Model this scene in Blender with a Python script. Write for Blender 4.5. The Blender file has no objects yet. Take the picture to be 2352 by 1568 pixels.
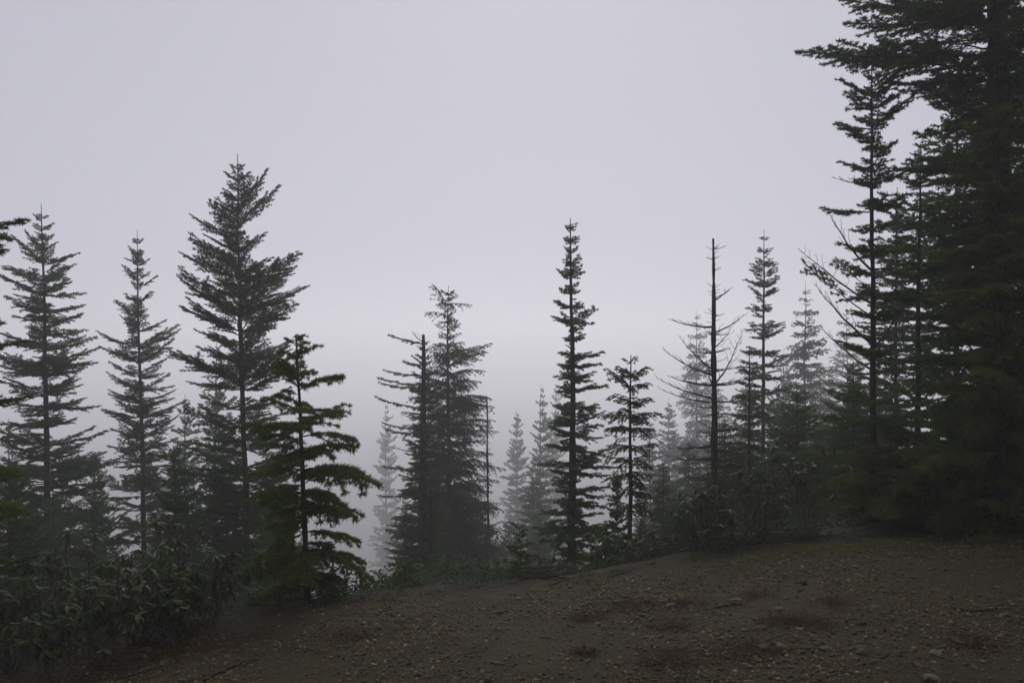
import bpy, math, random
import numpy as np
from mathutils import Matrix, Vector

R = math.radians
rnd = random.Random(11)
scene = bpy.context.scene
col = scene.collection

# ------------------------------------------------------------------ camera
EYE = 1.6
cam_d = bpy.data.cameras.new('camera')
cam = bpy.data.objects.new('camera', cam_d); col.objects.link(cam)
cam.location = (0, 0, EYE); cam.rotation_euler = (R(90), 0, 0)
cam_d.lens = 28; cam_d.sensor_width = 36; cam_d.clip_start = .05; cam_d.clip_end = 9000
scene.camera = cam

# ------------------------------------------------------------------ light
SUN_EL, SUN_AZ = 37, 2            # sun ahead of the camera, behind the cloud
world = bpy.data.worlds.new('World'); scene.world = world; world.use_nodes = True
wn = world.node_tree.nodes; wl = world.node_tree.links
sky = wn.new('ShaderNodeTexSky'); sky.sky_type = 'NISHITA'; sky.sun_disc = False
sky.sun_elevation = R(SUN_EL); sky.sun_rotation = R(SUN_AZ)
sky.air_density = 1.0; sky.dust_density = 1.0; sky.ozone_density = 1.0
hs = wn.new('ShaderNodeHueSaturation'); hs.inputs['Saturation'].default_value = .12
tint = wn.new('ShaderNodeMix'); tint.data_type = 'RGBA'; tint.blend_type = 'MULTIPLY'; tint.inputs[0].default_value = 1
tint.inputs[7].default_value = (.96, .955, 1.06, 1)
bg = wn['Background']; bg.inputs['Strength'].default_value = .10
wl.new(sky.outputs[0], hs.inputs['Color']); wl.new(hs.outputs[0], tint.inputs[6]); 
cloud = wn.new('ShaderNodeMix'); cloud.data_type = 'RGBA'; cloud.inputs[0].default_value = .9      # even overcast deck over the clear sky
cloud.inputs[7].default_value = (4.45, 4.42, 5.1, 1)
wl.new(tint.outputs[2], cloud.inputs[6]); wl.new(cloud.outputs[2], bg.inputs['Color'])
sun_d = bpy.data.lights.new('sun', 'SUN'); sun_d.energy = 1.5; sun_d.angle = R(50); sun_d.color = (1, .98, .97)
sun = bpy.data.objects.new('sun', sun_d); col.objects.link(sun)
sdir = Vector((math.sin(R(SUN_AZ)) * math.cos(R(SUN_EL)), math.cos(R(SUN_AZ)) * math.cos(R(SUN_EL)), math.sin(R(SUN_EL))))
sun.rotation_euler = sdir.to_track_quat('Z', 'Y').to_euler(); sun.location = sdir * 60
vs = scene.view_settings
vs.view_transform = 'Standard'; vs.look = 'None'; vs.gamma = 1; vs.use_curve_mapping = False; vs.exposure = .12
cy = scene.cycles
cy.max_bounces = 8; cy.diffuse_bounces = 2; cy.glossy_bounces = 1; cy.transmission_bounces = 2
cy.volume_bounces = 6; cy.transparent_max_bounces = 4
cy.use_denoising = True
FOG = .0031

# ------------------------------------------------------------------ helpers
F = 28 / 36 * 2352.0
def at(px, py, d):
    return Vector(((px - 1176) / F * d, d, EYE + (784 - py) / F * d))

LIPX = [-40, -8, -5, -3.75, -3.35, -3.0, -1.9, .5, 3.6, 6, 10, 40]
LIPY = [-6, 3.0, 4.6, 5.5, 6.2, 6.9, 7.35, 7.5, 8.0, 8.2, 8.6, 12]
def past(x, y): return np.asarray(y) - np.interp(x, LIPX, LIPY)
def height(x, y):
    x = np.asarray(x, float); y = np.asarray(y, float)
    t = past(x, y)
    xs = 14 * np.tanh(x / 14); ys = np.where(y < 0, 12 * np.tanh(y / 12), y); ys = 40 * np.tanh(ys / 40)
    z = .085 * xs - .088 * ys
    D = np.interp(x, [-14, -4, 1.2, 3.2, 12], [.27, .34, .36, .2, .2])
    tp = np.maximum(t, 0)
    D = D + (.36 - D) * np.clip((tp - 6) / 30, 0, 1)
    run = tp * tp / (tp + .9)
    z = z - D * 230 * np.tanh(run / 230)
    und = .018 * np.sin(1.7 * x + .6 * y) * np.sin(1.1 * y - .5 * x) + .012 * np.sin(3.1 * x - 1.2 * y + 1) + .008 * np.sin(4.3 * y + 2.1 * x) * np.sin(5.1 * x)
    und = und + .005 * np.sin(17 * x + 6 * y + 2 * np.sin(3 * y)) * np.sin(21 * y - 5 * x + 2 * np.sin(4 * x)) + .006 * np.sin(9 * x - 7 * y + 3 * np.sin(2.2 * x))
    und = und * np.clip(1 - (np.hypot(x, y) - 30) / 40, 0, 1)
    rough = np.clip(t / 2, 0, 1) * .10 * (np.sin(2.3 * x + 1.1 * y) + np.sin(1.9 * y - 1.3 * x + 2))
    return z + und + rough * np.clip(1 - (np.hypot(x, y) - 60) / 60, 0, 1)
def H(x, y): return float(height(x, y))

def mesh_from(name, v, f, mats, smooth=False, matidx=None):
    """v (n,3); f list of index arrays all of one size, or list of lists"""
    me = bpy.data.meshes.new(name)
    v = np.asarray(v, np.float32)
    if isinstance(f, np.ndarray):
        nf, k = f.shape
        me.vertices.add(len(v)); me.vertices.foreach_set('co', v.ravel())
        me.loops.add(nf * k); me.loops.foreach_set('vertex_index', f.astype(np.int32).ravel())
        me.polygons.add(nf)
        me.polygons.foreach_set('loop_start', np.arange(0, nf * k, k, dtype=np.int32))
        me.polygons.foreach_set('loop_total', np.full(nf, k, np.int32))
        me.update(calc_edges=True)
    else:
        me.from_pydata(v.tolist(), [], f); me.update()
    for m in (mats if isinstance(mats, (list, tuple)) else [mats]): me.materials.append(m)
    if smooth: me.polygons.foreach_set('use_smooth', np.ones(len(me.polygons), bool))
    return me

def link(name, data, parent=None, mat=None, loc=None):
    o = bpy.data.objects.new(name, data); col.objects.link(o)
    if parent is not None: o.parent = parent
    if mat is not None: o.matrix_basis = mat
    if loc is not None: o.location = loc
    return o
def tag(o, label=None, cat=None, group=None, kind=None):
    if label: o['label'] = label
    if cat: o['category'] = cat
    if group: o['group'] = group
    if kind: o['kind'] = kind
    return o

def tube(pts, rad, sides=5, cap=True):
    """quads tube along pts -> verts, quad faces (tip collapses when radius is tiny)"""
    P = np.asarray(pts, float); n = len(P)
    T = np.gradient(P, axis=0); T /= np.linalg.norm(T, axis=1)[:, None] + 1e-9
    ref = np.array([0, 0, 1.]) if abs(T[0][2]) < .8 else np.array([1., 0, 0])
    A = np.cross(T, ref); A /= np.linalg.norm(A, axis=1)[:, None] + 1e-9
    B = np.cross(A, T)
    a = np.arange(sides) / sides * 2 * np.pi
    rad = np.broadcast_to(np.asarray(rad, float), (n,))
    V = P[:, None, :] + rad[:, None, None] * (A[:, None, :] * np.cos(a)[None, :, None] + B[:, None, :] * np.sin(a)[None, :, None])
    V = V.reshape(-1, 3)
    i = np.arange(n - 1)[:, None] * sides; j = np.arange(sides)[None, :]; k = (j + 1) % sides
    Fq = np.stack([i + j, i + k, i + sides + k, i + sides + j], -1).reshape(-1, 4)
    if cap and sides == 4:
        Fq = np.vstack([Fq, [[(n - 1) * 4, (n - 1) * 4 + 1, (n - 1) * 4 + 2, (n - 1) * 4 + 3]]])
    return V, Fq
class Bag:
    def __init__(s): s.v = []; s.f = []; s.n = 0
    def add(s, v, f):
        if len(v) == 0: return
        s.v.append(np.asarray(v)); s.f.append(np.asarray(f) + s.n); s.n += len(v)
    def get(s): return np.vstack(s.v), np.vstack(s.f)
    def mesh(s, name, m, smooth=False): return mesh_from(name, *s.get(), m, smooth)

# ------------------------------------------------------------------ materials
def mat(name): 
    m = bpy.data.materials.new(name); m.use_nodes = True
    return m, m.node_tree.nodes, m.node_tree.links, m.node_tree.nodes['Principled BSDF']
def ramp(nd, stops):
    r = nd.new('ShaderNodeValToRGB'); e = r.color_ramp.elements
    while len(e) < len(stops): e.new(.5)
    for q, (p, c) in zip(e, stops): q.position = p; q.color = (*c, 1)
    return r
def noise(nd, ln, scale, detail=6, rough=.6, coord='Object'):
    tc = nd.new('ShaderNodeTexCoord'); t = nd.new('ShaderNodeTexNoise')
    t.inputs['Scale'].default_value = scale; t.inputs['Detail'].default_value = detail; t.inputs['Roughness'].default_value = rough
    ln.new(tc.outputs[coord], t.inputs['Vector']); return t
def bump(nd, ln, b, src, strength, dist):
    u = nd.new('ShaderNodeBump'); u.inputs['Strength'].default_value = strength; u.inputs['Distance'].default_value = dist
    ln.new(src, u.inputs['Height']); ln.new(u.outputs[0], b.inputs['Normal']); return u

def needle_mat(name, c0, c1, c2):
    m, nd, ln, b = mat(name)
    g = nd.new('ShaderNodeNewGeometry'); oi = nd.new('ShaderNodeObjectInfo')
    a = nd.new('ShaderNodeMath'); a.operation = 'MULTIPLY_ADD'; a.inputs[1].default_value = .55; a.inputs[2].default_value = 0
    ln.new(g.outputs['Random Per Island'], a.inputs[0])
    k = nd.new('ShaderNodeMath'); k.operation = 'MULTIPLY_ADD'; k.inputs[1].default_value = .45
    ln.new(oi.outputs['Random'], k.inputs[0]); ln.new(a.outputs[0], k.inputs[2])
    r = ramp(nd, [(.1, c0), (.55, c1), (.95, c2)]); ln.new(k.outputs[0], r.inputs[0]); ln.new(r.outputs[0], b.inputs['Base Color'])
    b.inputs['Roughness'].default_value = .7; b.inputs['Specular IOR Level'].default_value = .08
    tr_ = nd.new('ShaderNodeBsdfTranslucent'); ms = nd.new('ShaderNodeMixShader'); ms.inputs[0].default_value = .42      # thin needles and leaves let light through
    ln.new(r.outputs[0], tr_.inputs['Color']); ln.new(b.outputs[0], ms.inputs[1]); ln.new(tr_.outputs[0], ms.inputs[2]); ln.new(ms.outputs[0], nd['Material Output'].inputs['Surface'])
    return m
M = {}
M['fir'] = needle_mat('fir_needles', (.034, .062, .017), (.056, .096, .023), (.090, .132, .032))
M['yellow'] = needle_mat('young_fir_needles', (.050, .074, .017), (.082, .108, .026), (.118, .144, .034))
M['hem'] = needle_mat('hemlock_needles', (.040, .064, .020), (.062, .095, .026), (.094, .126, .034))
M['leaf'] = needle_mat('rhododendron_leaf', (.013, .026, .005), (.028, .048, .008), (.085, .092, .016))
M['leaf'].node_tree.nodes['Principled BSDF'].inputs['Roughness'].default_value = .5
M['leaf'].node_tree.nodes['Principled BSDF'].inputs['Specular IOR Level'].default_value = .16
M['cover'] = needle_mat('ground_cover_leaf', (.018, .032, .012), (.030, .050, .016), (.055, .075, .020))
M['grass'] = needle_mat('grass_blade', (.040, .055, .012), (.060, .075, .016), (.09, .095, .024))
M['moss'] = needle_mat('moss_shoot', (.060, .064, .006), (.10, .10, .009), (.15, .14, .014))
M['litter'] = needle_mat('rust_needle_litter', (.030, .013, .006), (.050, .022, .009), (.074, .034, .013))

def bark(name, c0, c1, sc):
    m, nd, ln, b = mat(name)
    t = noise(nd, ln, sc, 8, .65); mp = nd.new('ShaderNodeMapping'); mp.inputs['Scale'].default_value = (1, 1, .3)
    tc = [n for n in nd if n.type == 'TEX_COORD'][0]; ln.new(tc.outputs['Object'], mp.inputs[0]); ln.new(mp.outputs[0], t.inputs['Vector'])
    r = ramp(nd, [(.3, c0), (.7, c1)]); ln.new(t.outputs['Fac'], r.inputs[0]); ln.new(r.outputs[0], b.inputs['Base Color'])
    b.inputs['Roughness'].default_value = .9; b.inputs['Specular IOR Level'].default_value = .15
    bump(nd, ln, b, t.outputs['Fac'], .8, .03); return m
M['bark'] = bark('fir_bark', (.016, .013, .011), (.055, .047, .041), 14)
M['twig'] = bark('branch_bark', (.016, .012, .009), (.042, .034, .026), 20)
M['deadwood'] = bark('weathered_dead_wood', (.022, .018, .016), (.075, .066, .060), 18)
M['stem'] = bark('rhododendron_stem', (.035, .028, .022), (.12, .10, .085), 20)
M['stick'] = bark('fallen_stick', (.018, .014, .011), (.060, .048, .040), 30)

def stone_mat(name, stops, per_island):
    m, nd, ln, b = mat(name)
    if per_island: src = nd.new('ShaderNodeNewGeometry').outputs['Random Per Island']
    else: src = nd.new('ShaderNodeObjectInfo').outputs['Random']
    r = ramp(nd, stops); ln.new(src, r.inputs[0])
    t = noise(nd, ln, 60, 4); mx = nd.new('ShaderNodeMix'); mx.data_type = 'RGBA'; mx.blend_type = 'MULTIPLY'; mx.inputs[0].default_value = .6
    r2 = ramp(nd, [(.3, (.5, .5, .5)), (.7, (1.15, 1.1, 1.05))]); ln.new(t.outputs['Fac'], r2.inputs[0])
    ln.new(r.outputs[0], mx.inputs[6]); ln.new(r2.outputs[0], mx.inputs[7]); ln.new(mx.outputs[2], b.inputs['Base Color'])
    b.inputs['Roughness'].default_value = .8; b.inputs['Specular IOR Level'].default_value = .25
    bump(nd, ln, b, t.outputs['Fac'], .4, .004); return m
GR = [(0, (.020, .014, .006)), (.35, (.042, .032, .011)), (.65, (.074, .058, .020)), (.9, (.12, .098, .040)), (1, (.18, .155, .09))]
M['gravel'] = stone_mat('gravel_stone', GR, True)
M['stone'] = stone_mat('loose_stone', [(0, (.030, .023, .012)), (.6, (.060, .047, .024)), (1, (.095, .078, .042))], False)
M['pale'] = stone_mat('pale_stone', [(0, (.055, .046, .030)), (1, (.085, .074, .052))], False)

m, nd, ln, b = mat('clearing_ground'); M['ground'] = m
t1 = noise(nd, ln, 1.3, 8, .6); t2 = noise(nd, ln, 55, 10, .8); t3 = noise(nd, ln, .5, 3)
r1 = ramp(nd, [(.34, (.008, .0055, .0022)), (.5, (.030, .0225, .0065)), (.66, (.066, .052, .016))]); ln.new(t2.outputs['Fac'], r1.inputs[0])
r2 = ramp(nd, [(.35, (.72, .62, .55)), (.65, (1.1, 1.12, .95))]); ln.new(t1.outputs['Fac'], r2.inputs[0])
mx = nd.new('ShaderNodeMix'); mx.data_type = 'RGBA'; mx.blend_type = 'MULTIPLY'; mx.inputs[0].default_value = 1
ln.new(r1.outputs[0], mx.inputs[6]); ln.new(r2.outputs[0], mx.inputs[7])
at_f = nd.new('ShaderNodeAttribute'); at_f.attribute_name = 'forest'
rf = ramp(nd, [(.35, (.014, .011, .008)), (.6, (.024, .024, .011)), (.75, (.036, .04, .014))]); ln.new(t1.outputs['Fac'], rf.inputs[0])
mf = nd.new('ShaderNodeMix'); mf.data_type = 'RGBA'; ln.new(at_f.outputs['Fac'], mf.inputs[0])
ln.new(mx.outputs[2], mf.inputs[6]); ln.new(rf.outputs[0], mf.inputs[7]); ln.new(mf.outputs[2], b.inputs['Base Color'])
b.inputs['Roughness'].default_value = .9; b.inputs['Specular IOR Level'].default_value = .2
bump(nd, ln, b, t2.outputs['Fac'], 1.0, .02)

# ------------------------------------------------------------------ ground and haze
def spread(lo, hi, a, b_, step, far):
    inner = np.arange(a, b_ + 1e-6, step)
    k = np.linspace(0, 1, far + 1)[1:]
    return np.concatenate([(a - (a - lo) * k ** 3)[::-1], inner, b_ + (hi - b_) * k ** 3])
gx = spread(-3000, 3000, -6, 8, .07, 52); gy = spread(-1500, 4000, 1.5, 10, .06, 60)
GX, GY = np.meshgrid(gx, gy); GZ = height(GX, GY)
nx, ny = len(gx), len(gy)
ii, jj = np.meshgrid(np.arange(nx - 1), np.arange(ny - 1))
q = (jj * nx + ii).ravel()
me = mesh_from('ground', np.stack([GX.ravel(), GY.ravel(), GZ.ravel()], 1), np.stack([q, q + 1, q + nx + 1, q + nx], 1), M['ground'], True)
fa = me.attributes.new('forest', 'FLOAT', 'POINT')
wob = .16 * np.sin(5 * GX + 2 * GY) + .10 * np.sin(9.1 * GX - 4 * GY)
fa.data.foreach_set('value', np.clip((past(GX, GY) + .15 + wob) / .35, 0, 1).astype(np.float32).ravel())
tag(link('ground', me), 'bare brown gravel clearing that falls away into the forest', 'ground', kind='structure')

hz, hn, hl, hb = mat('haze_air'); hn.remove(hb)
pv = hn.new('ShaderNodeVolumePrincipled'); pv.inputs['Color'].default_value = (.985, .985, 1, 1)
pv.inputs['Density'].default_value = FOG; pv.inputs['Anisotropy'].default_value = .5; pv.inputs['Density Attribute'].default_value = ''
hl.new(pv.outputs[0], hn['Material Output'].inputs['Volume'])
zmin = float(GZ.min()) - 1.0; ztop = 21.0
BX0, BX1, BY0, BY1 = -3020, 3020, -1520, 4020
bx = [(BX0, BY0, zmin), (BX1, BY0, zmin), (BX1, BY1, zmin), (BX0, BY1, zmin), (BX0, BY0, ztop), (BX1, BY0, ztop), (BX1, BY1, ztop), (BX0, BY1, ztop)]
hm = mesh_from('haze', np.array(bx, float), np.array([[0, 3, 2, 1], [4, 5, 6, 7], [0, 1, 5, 4], [1, 2, 6, 5], [2, 3, 7, 6], [3, 0, 4, 7]]), hz)
tag(link('haze', hm), 'pale lavender grey fog filling the air between the trees', 'fog', kind='stuff')

# ------------------------------------------------------------------ conifer branches
STY = {  # rise, bend, lateral share, lateral angle, lateral droop, needle length, bare inner share, flatness
    'fir':    dict(b1=.00, b2=.10, lat=.42, ang=52, droop=.10, nl=.031, bare=.16, flat=.5, m='fir'),
    'yellow': dict(b1=.10, b2=-.24, lat=.42, ang=46, droop=.42, nl=.037, bare=.22, flat=.15, m='yellow'),
    'hem':    dict(b1=.10, b2=-.28, lat=.40, ang=55, droop=.75, nl=.022, bare=.10, flat=.8, m='hem'),
    'narrow': dict(b1=-.06, b2=.16, lat=.20, ang=60, droop=.18, nl=.030, bare=.16, flat=.3, m='hem'),
    'sparse': dict(b1=.00, b2=.12, lat=.36, ang=48, droop=.05, nl=.031, bare=.45, flat=.4, m='fir'),
    'dead':   dict(b1=-.04, b2=.18, lat=.30, ang=50, droop=-.25, nl=0, bare=.15, flat=0, m=None),
}
def needles(segs, rng, per_m, nl, nw, flat):
    """segs (n,6) -> one tapered triangle for each needle"""
    S = np.asarray(segs); p0, p1 = S[:, :3], S[:, 3:]
    ln_ = np.linalg.norm(p1 - p0, axis=1)
    cnt = np.maximum(1, rng.poisson(ln_ * per_m))
    idx = np.repeat(np.arange(len(S)), cnt); n = len(idx)
    u = rng.random(n)[:, None]
    P = p0[idx] + (p1 - p0)[idx] * u
    T = ((p1 - p0) / (ln_[:, None] + 1e-9))[idx]
    up = np.array([0, 0, 1.])
    A = np.cross(T, up); A /= np.linalg.norm(A, axis=1)[:, None] + 1e-9
    B = np.cross(A, T)
    th = rng.random(n) * 2 * np.pi
    ca, sa = np.cos(th), np.sin(th) * (1 - flat) + .25 * (1 - flat)
    Rd = A * ca[:, None] + B * sa[:, None]; Rd /= np.linalg.norm(Rd, axis=1)[:, None] + 1e-9
    al = np.radians(rng.normal(56, 12, n))[:, None]
    Dn = T * np.cos(al) + Rd * np.sin(al)
    W = np.cross(Dn, rng.normal(size=(n, 3))); W /= np.linalg.norm(W, axis=1)[:, None] + 1e-9
    L = nl * rng.uniform(.7, 1.2, n)[:, None]
    V = np.stack([P - W * nw * .5, P + W * nw * .5, P + Dn * L * .6 + W * nw * .45, P + Dn * L], 1)
    V = V[:, [0, 1, 3]]
    return V.reshape(-1, 3), np.arange(n * 3).reshape(-1, 3)

def make_branch(L, style, seed, lod):
    """local: grows along +X, up is +Z. returns (wood v,f), (needle v,f)"""
    st = STY[style]; rng = np.random.default_rng(seed)
    n = 9; s = np.linspace(0, 1, n)
    wob = np.cumsum(rng.normal(0, .014, n)) * L
    ax = np.stack([L * s, wob + L * rng.normal(0, .05) * s ** 2, L * (st['b1'] * s + st['b2'] * s ** 2) + np.cumsum(rng.normal(0, .006, n)) * L], 1)
    def on(t): return np.array([np.interp(t, s, ax[:, k]) for k in range(3)])
    wood = Bag(); segs = []
    r0 = (.0045 + .0065 * L) * (1.5 if style == 'dead' else 1)
    wood.add(*tube(ax, r0 * (1 - .86 * s), 4 if lod == 0 else 3))
    for a, c, t in zip(ax[:-1], ax[1:], s[:-1]):
        if t >= st['bare'] + .1: segs.append(np.r_[a, c])
    gap = {0: .085, 1: .13, 2: .20}[lod] * (1.25 if style in ('sparse', 'dead') else 1) * (.7 + .3 * min(L, 2))
    t = st['bare'] * rng.uniform(.7, 1.1); side = 1
    while t < .985:
        base = on(t); fw = on(min(1, t + .05)) - on(t - .02); fw /= np.linalg.norm(fw)
        env = min(1., (t - st['bare'] * .5) / .22 + .25) * (1 - t) ** .75
        ll = max(.05, st['lat'] * L * env * rng.uniform(.55, 1.15) + .05)
        for sd in ((1, -1) if rng.random() < .75 else (side,)):
            a = R(st['ang'] + rng.normal(0, 8)); lt = np.array([-fw[1], fw[0], 0]) * sd
            l2 = ll * rng.uniform(.75, 1.1)
            k = 4; u = np.linspace(0, 1, k)[:, None]
            dz = rng.normal(0.03, .17)
            d0 = fw * math.cos(a) + lt * math.sin(a)
            lp = base + d0 * l2 * u + fw * l2 * .16 * u ** 2 + np.array([0, 0, 1.]) * l2 * (dz * u - st['droop'] * u ** 2)
            if style == 'dead': lp[1:] += rng.normal(0, .05 * l2, (k - 1, 3))
            if lod == 0 or style == 'dead': wood.add(*tube(lp, np.linspace(.0035 + .003 * l2, .0014, k), 3, False))
            for i in range(k - 1): 
                if style != 'sparse' or i > 0 or t > .6: segs.append(np.r_[lp[i], lp[i + 1]])
            sg = {0: .075, 1: .12, 2: 9}[lod] * (1.6 if style == 'dead' else 1)
            v = sg * .8
            while v < l2 * .95:
                uu = v / l2; b0 = np.array([np.interp(uu, u[:, 0], lp[:, q_]) for q_ in range(3)])
                sl = min(.2, (.34 * l2 * (1 - uu) + .035)) * rng.uniform(.6, 1.2)
                sd2 = 1 if rng.random() < .5 else -1
                for sd3 in ((1, -1) if style != 'dead' else (sd2,)):
                    lat2 = np.array([-d0[1], d0[0], 0]) * sd3
                    dd = d0 * .68 + lat2 * .72 + np.array([0, 0, rng.normal(-st['droop'] * .5, .14)])
                    e = b0 + dd * sl
                    if style == 'dead' or lod == 0: wood.add(*tube([b0, e], [.0022, .001], 3, False))
                    segs.append(np.r_[b0, e])
                v += sg * rng.uniform(.8, 1.25)
        side = -side
        t += gap / L * rng.uniform(.75, 1.25)
    wv = wood.get()
    if st['nl'] == 0: return wv, None
    per, nl, nw = {0: (420, st['nl'] * 1.15, .0095), 1: (80, st['nl'] * 1.8, .031), 2: (56, st['nl'] * 3.2, .065)}[lod]
    return wv, needles(segs, rng, per, nl, nw, st['flat'])

SIZES = [.22, .45, .8, 1.3, 2.0, 2.9]
LIB = {}
def lib(L, style, lod, var):
    k = min(range(len(SIZES)), key=lambda i: abs(math.log(SIZES[i] / L)))
    key = (style, k, lod, var % (3 if lod == 0 and k < 4 else 2))
    if key not in LIB:
        LIB[key] = make_branch(SIZES[k], style, hash((len(style), ord(style[0]), k, lod, key[3])) % 99991, lod)
    return key, LIB[key], L / SIZES[k]
MESH = {}
def lib_mesh(key):
    if key not in MESH:
        (wv, wf), nn = LIB[key]; st = STY[key[0]]
        w = mesh_from('branch', wv, wf, M['twig' if nn else 'deadwood'])
        MESH[key] = (w, mesh_from('foliage', *nn, M[st['m']]) if nn else None)
    return MESH[key]

def bmatrix(loc, az, el, roll, sc):
    return Matrix.Translation(loc) @ Matrix.Rotation(az, 4, 'Z') @ Matrix.Rotation(-el, 4, 'Y') @ Matrix.Rotation(roll, 4, 'X') @ Matrix.Scale(sc, 4)

PROTO = {}
def proto_crown(kind, Ht, hw, style, nper, whorl):
    """a whole crown of joined boughs, shared by the conifers that show no single bough"""
    if kind in PROTO: return PROTO[kind]
    rg = random.Random(sum(map(ord, kind))); bw, bn = Bag(), Bag(); h = Ht * .97
    while h > .25:
        u = 1 - h / Ht; r = hw * np.interp(u, [0, .07, .24, .47, 1], [.03, .27, .58, .77, 1]); lay = rg.uniform(.68, 1.15)
        k = int(round(np.interp(u, [0, .08, .3], [3, 4, nper]))); a0 = rg.random() * 6.28
        for i in range(k + 3):
            small = i >= k; L = max(.10, r * lay * rg.uniform(.7, 1.1) * (rg.uniform(.35, .7) if small else 1))
            e = R(np.interp(u, [0, .35, 1], (38, 9, -10)) + rg.gauss(0, 9)); sty = 'dead' if rg.random() < .06 * u else style
            key, (w, nn), sc = lib(L, sty, 1, rg.randrange(9))
            A = np.array(bmatrix((0, 0, max(.1, h - rg.random() * whorl * (.8 if small else .25))), a0 + 6.283 * i / k + rg.gauss(0, .25), e, rg.gauss(0, .16), sc))
            bw.add(w[0] @ A[:3, :3].T + A[:3, 3], w[1])
            if nn: bn.add(nn[0] @ A[:3, :3].T + A[:3, 3], nn[1])
        h -= whorl * rg.uniform(.7, 1.25)
    PROTO[kind] = (bn.mesh('crown', M[STY[style]['m']]), bw.mesh('branchwork', M['twig']), Ht, hw)
    return PROTO[kind]

def conifer(name, label, cat, top, foot, d, prof, style='fir', lod=0, tr=None, whorl=.30, nper=5, el=(48, 12, -14),
            crown=None, group=None, dead=0.0, extra=(), seed=0, bark_m='bark', fill=.6, tip_r=.006, matname=None, stubs=0):
    """top/foot: picture points on the trunk line at distance d; prof: (py, left half-width, right half-width)"""
    d = d if d < 10.7 else 10.7 + (d - 10.7) * 1.6
    rg = random.Random(seed * 77 + 5); rng = np.random.default_rng(seed + 400)
    tp = at(top[0], top[1], d); ft = at(foot[0], foot[1], d)
    lean = (tp.x - ft.x) / (tp.z - ft.z)
    zb = H(ft.x, d); 
    for _ in range(3): zb = H(ft.x + (zb - ft.z) * lean, d)
    base = Vector((ft.x + (zb - ft.z) * lean, d, zb - .05)); Ht = tp.z - base.z
    tr = (tr * .72 if tr else .007 * Ht + .01)
    root = link(name, None, loc=base); tag(root, label, cat, group)
    n = 14; s = np.linspace(0, 1, n)
    wob = np.cumsum(rng.normal(0, .0060 * Ht / 4, n)); wob -= s * wob[-1]; wob2 = np.cumsum(rng.normal(0, .003 * Ht / 4, n)); wob2 -= wob2[0]
    tk = np.stack([s * Ht * lean + wob - wob[0] * (1 - s), wob2 * .5, s * Ht], 1)
    rad = tip_r + (tr - tip_r) * (1 - s) ** .85; rad[0] *= 1.25
    fine = np.linspace(0, 1, 40); tkf = np.stack([np.interp(fine, s, tk[:, k]) for k in range(3)], 1)
    v, f = tube(tkf, np.interp(fine, s, rad) * (1 + rng.normal(0, .13 if bark_m == 'deadwood' or 'broken' in name else .05, 40)), 8 if lod < 2 else 5, False)
    trunk = link('trunk', mesh_from('trunk', v, f, M[bark_m], True), root)
    def tpos(h): return Vector([float(np.interp(h / Ht, s, tk[:, k])) for k in range(3)])
    py = lambda h: 784 - (base.z + h - EYE) / d * F
    P = np.array(prof, float)
    if lod:
        hb = float(np.interp(min(1500, py(0)), P[:, 0], P[:, 1])) / F * d; kd = 'hem' if style == 'hem' else 'fir'
        if hb / Ht < .21: pc = proto_crown('slim ' + kd + str(seed % 2), 8.5, 1.15, kd, 9, .28)
        else: pc = proto_crown('broad ' + kd + str(seed % 2), 6.0, 1.8, kd, 9, .27)
        sx = hb / pc[3]; ms = Matrix.Rotation(rg.random() * 6.28, 4, 'Z') @ Matrix.Diagonal((sx, sx * rg.uniform(.9, 1.1), Ht / pc[2], 1))
        cr = link('crown', pc[0], root, ms); tag(link('branchwork', pc[1], cr), kind='stuff')
        return root
    jobs = []
    h_top = Ht - .028 * Ht; h_bot = max(.06, EYE + (784 - 1560) / F * d - base.z, EYE + (784 - (crown or 9999)) / F * d - base.z)
    for root_py, tx, ty, dy, sty in extra:
        h = EYE + (784 - root_py) / F * d - base.z
        a = tpos(h); t_ = at(tx, ty, d + dy) - base - a
        L = t_.length; jobs.append((a, math.atan2(t_.y, t_.x), math.asin(t_.z / L) - (STY[sty]['b1'] + STY[sty]['b2']) * .9, L, sty))
    h = h_top
    while h > h_bot:
        u = (Ht - h) / max(.1, Ht - h_bot)
        hwl = np.interp(py(h), P[:, 0], P[:, 1]) / F * d; hwr = np.interp(py(h), P[:, 0], P[:, 2]) / F * d
        k = nper if rg.random() < .7 else nper - 1
        k = int(round(np.interp(u, [0, .08, .34], [3, 4, k])))
        nf = int(round(np.interp(u, [0, .34], [1, 4])))
        a0 = rg.random() * 6.28
        layer = rg.uniform(.66, 1.18)
        for i in range(k + sum(rg.random() < fill for _ in range(nf))):
            az = a0 + 6.2832 * i / k + rg.gauss(0, .25)
            if u > .1 and rg.random() < .09 + .16 * max(0, math.sin(az * 1.0 + h * 1.7 + seed)): continue
            small = i >= k
            ca = math.cos(az); hw = hwr * max(ca, 0) ** 2 + hwl * max(-ca, 0) ** 2 + (hwl + hwr) / 2 * math.sin(az) ** 2
            L = max(.06 + .008 * Ht, hw * layer * rg.uniform(.72, 1.10) * (rg.uniform(.4, .75) if small else 1))
            e = (np.interp(u, [0, .35, 1], el) + rg.gauss(0, 9 if u > .06 else 5))
            hh = h - rg.random() * whorl * (.8 if small else .22)
            sty = 'dead' if rg.random() < dead * min(1, u * 2) else style
            jobs.append((tpos(max(.05, hh)), az, R(e), L / max(.5, math.cos(R(e))) if e > 0 else L, sty))
        h -= whorl * rg.uniform(.7, 1.25) * (.7 + .3 * min(1, u * 4))
    bagw, bagn = Bag(), Bag()
    jobs.sort(key=lambda j: -j[3])
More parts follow.
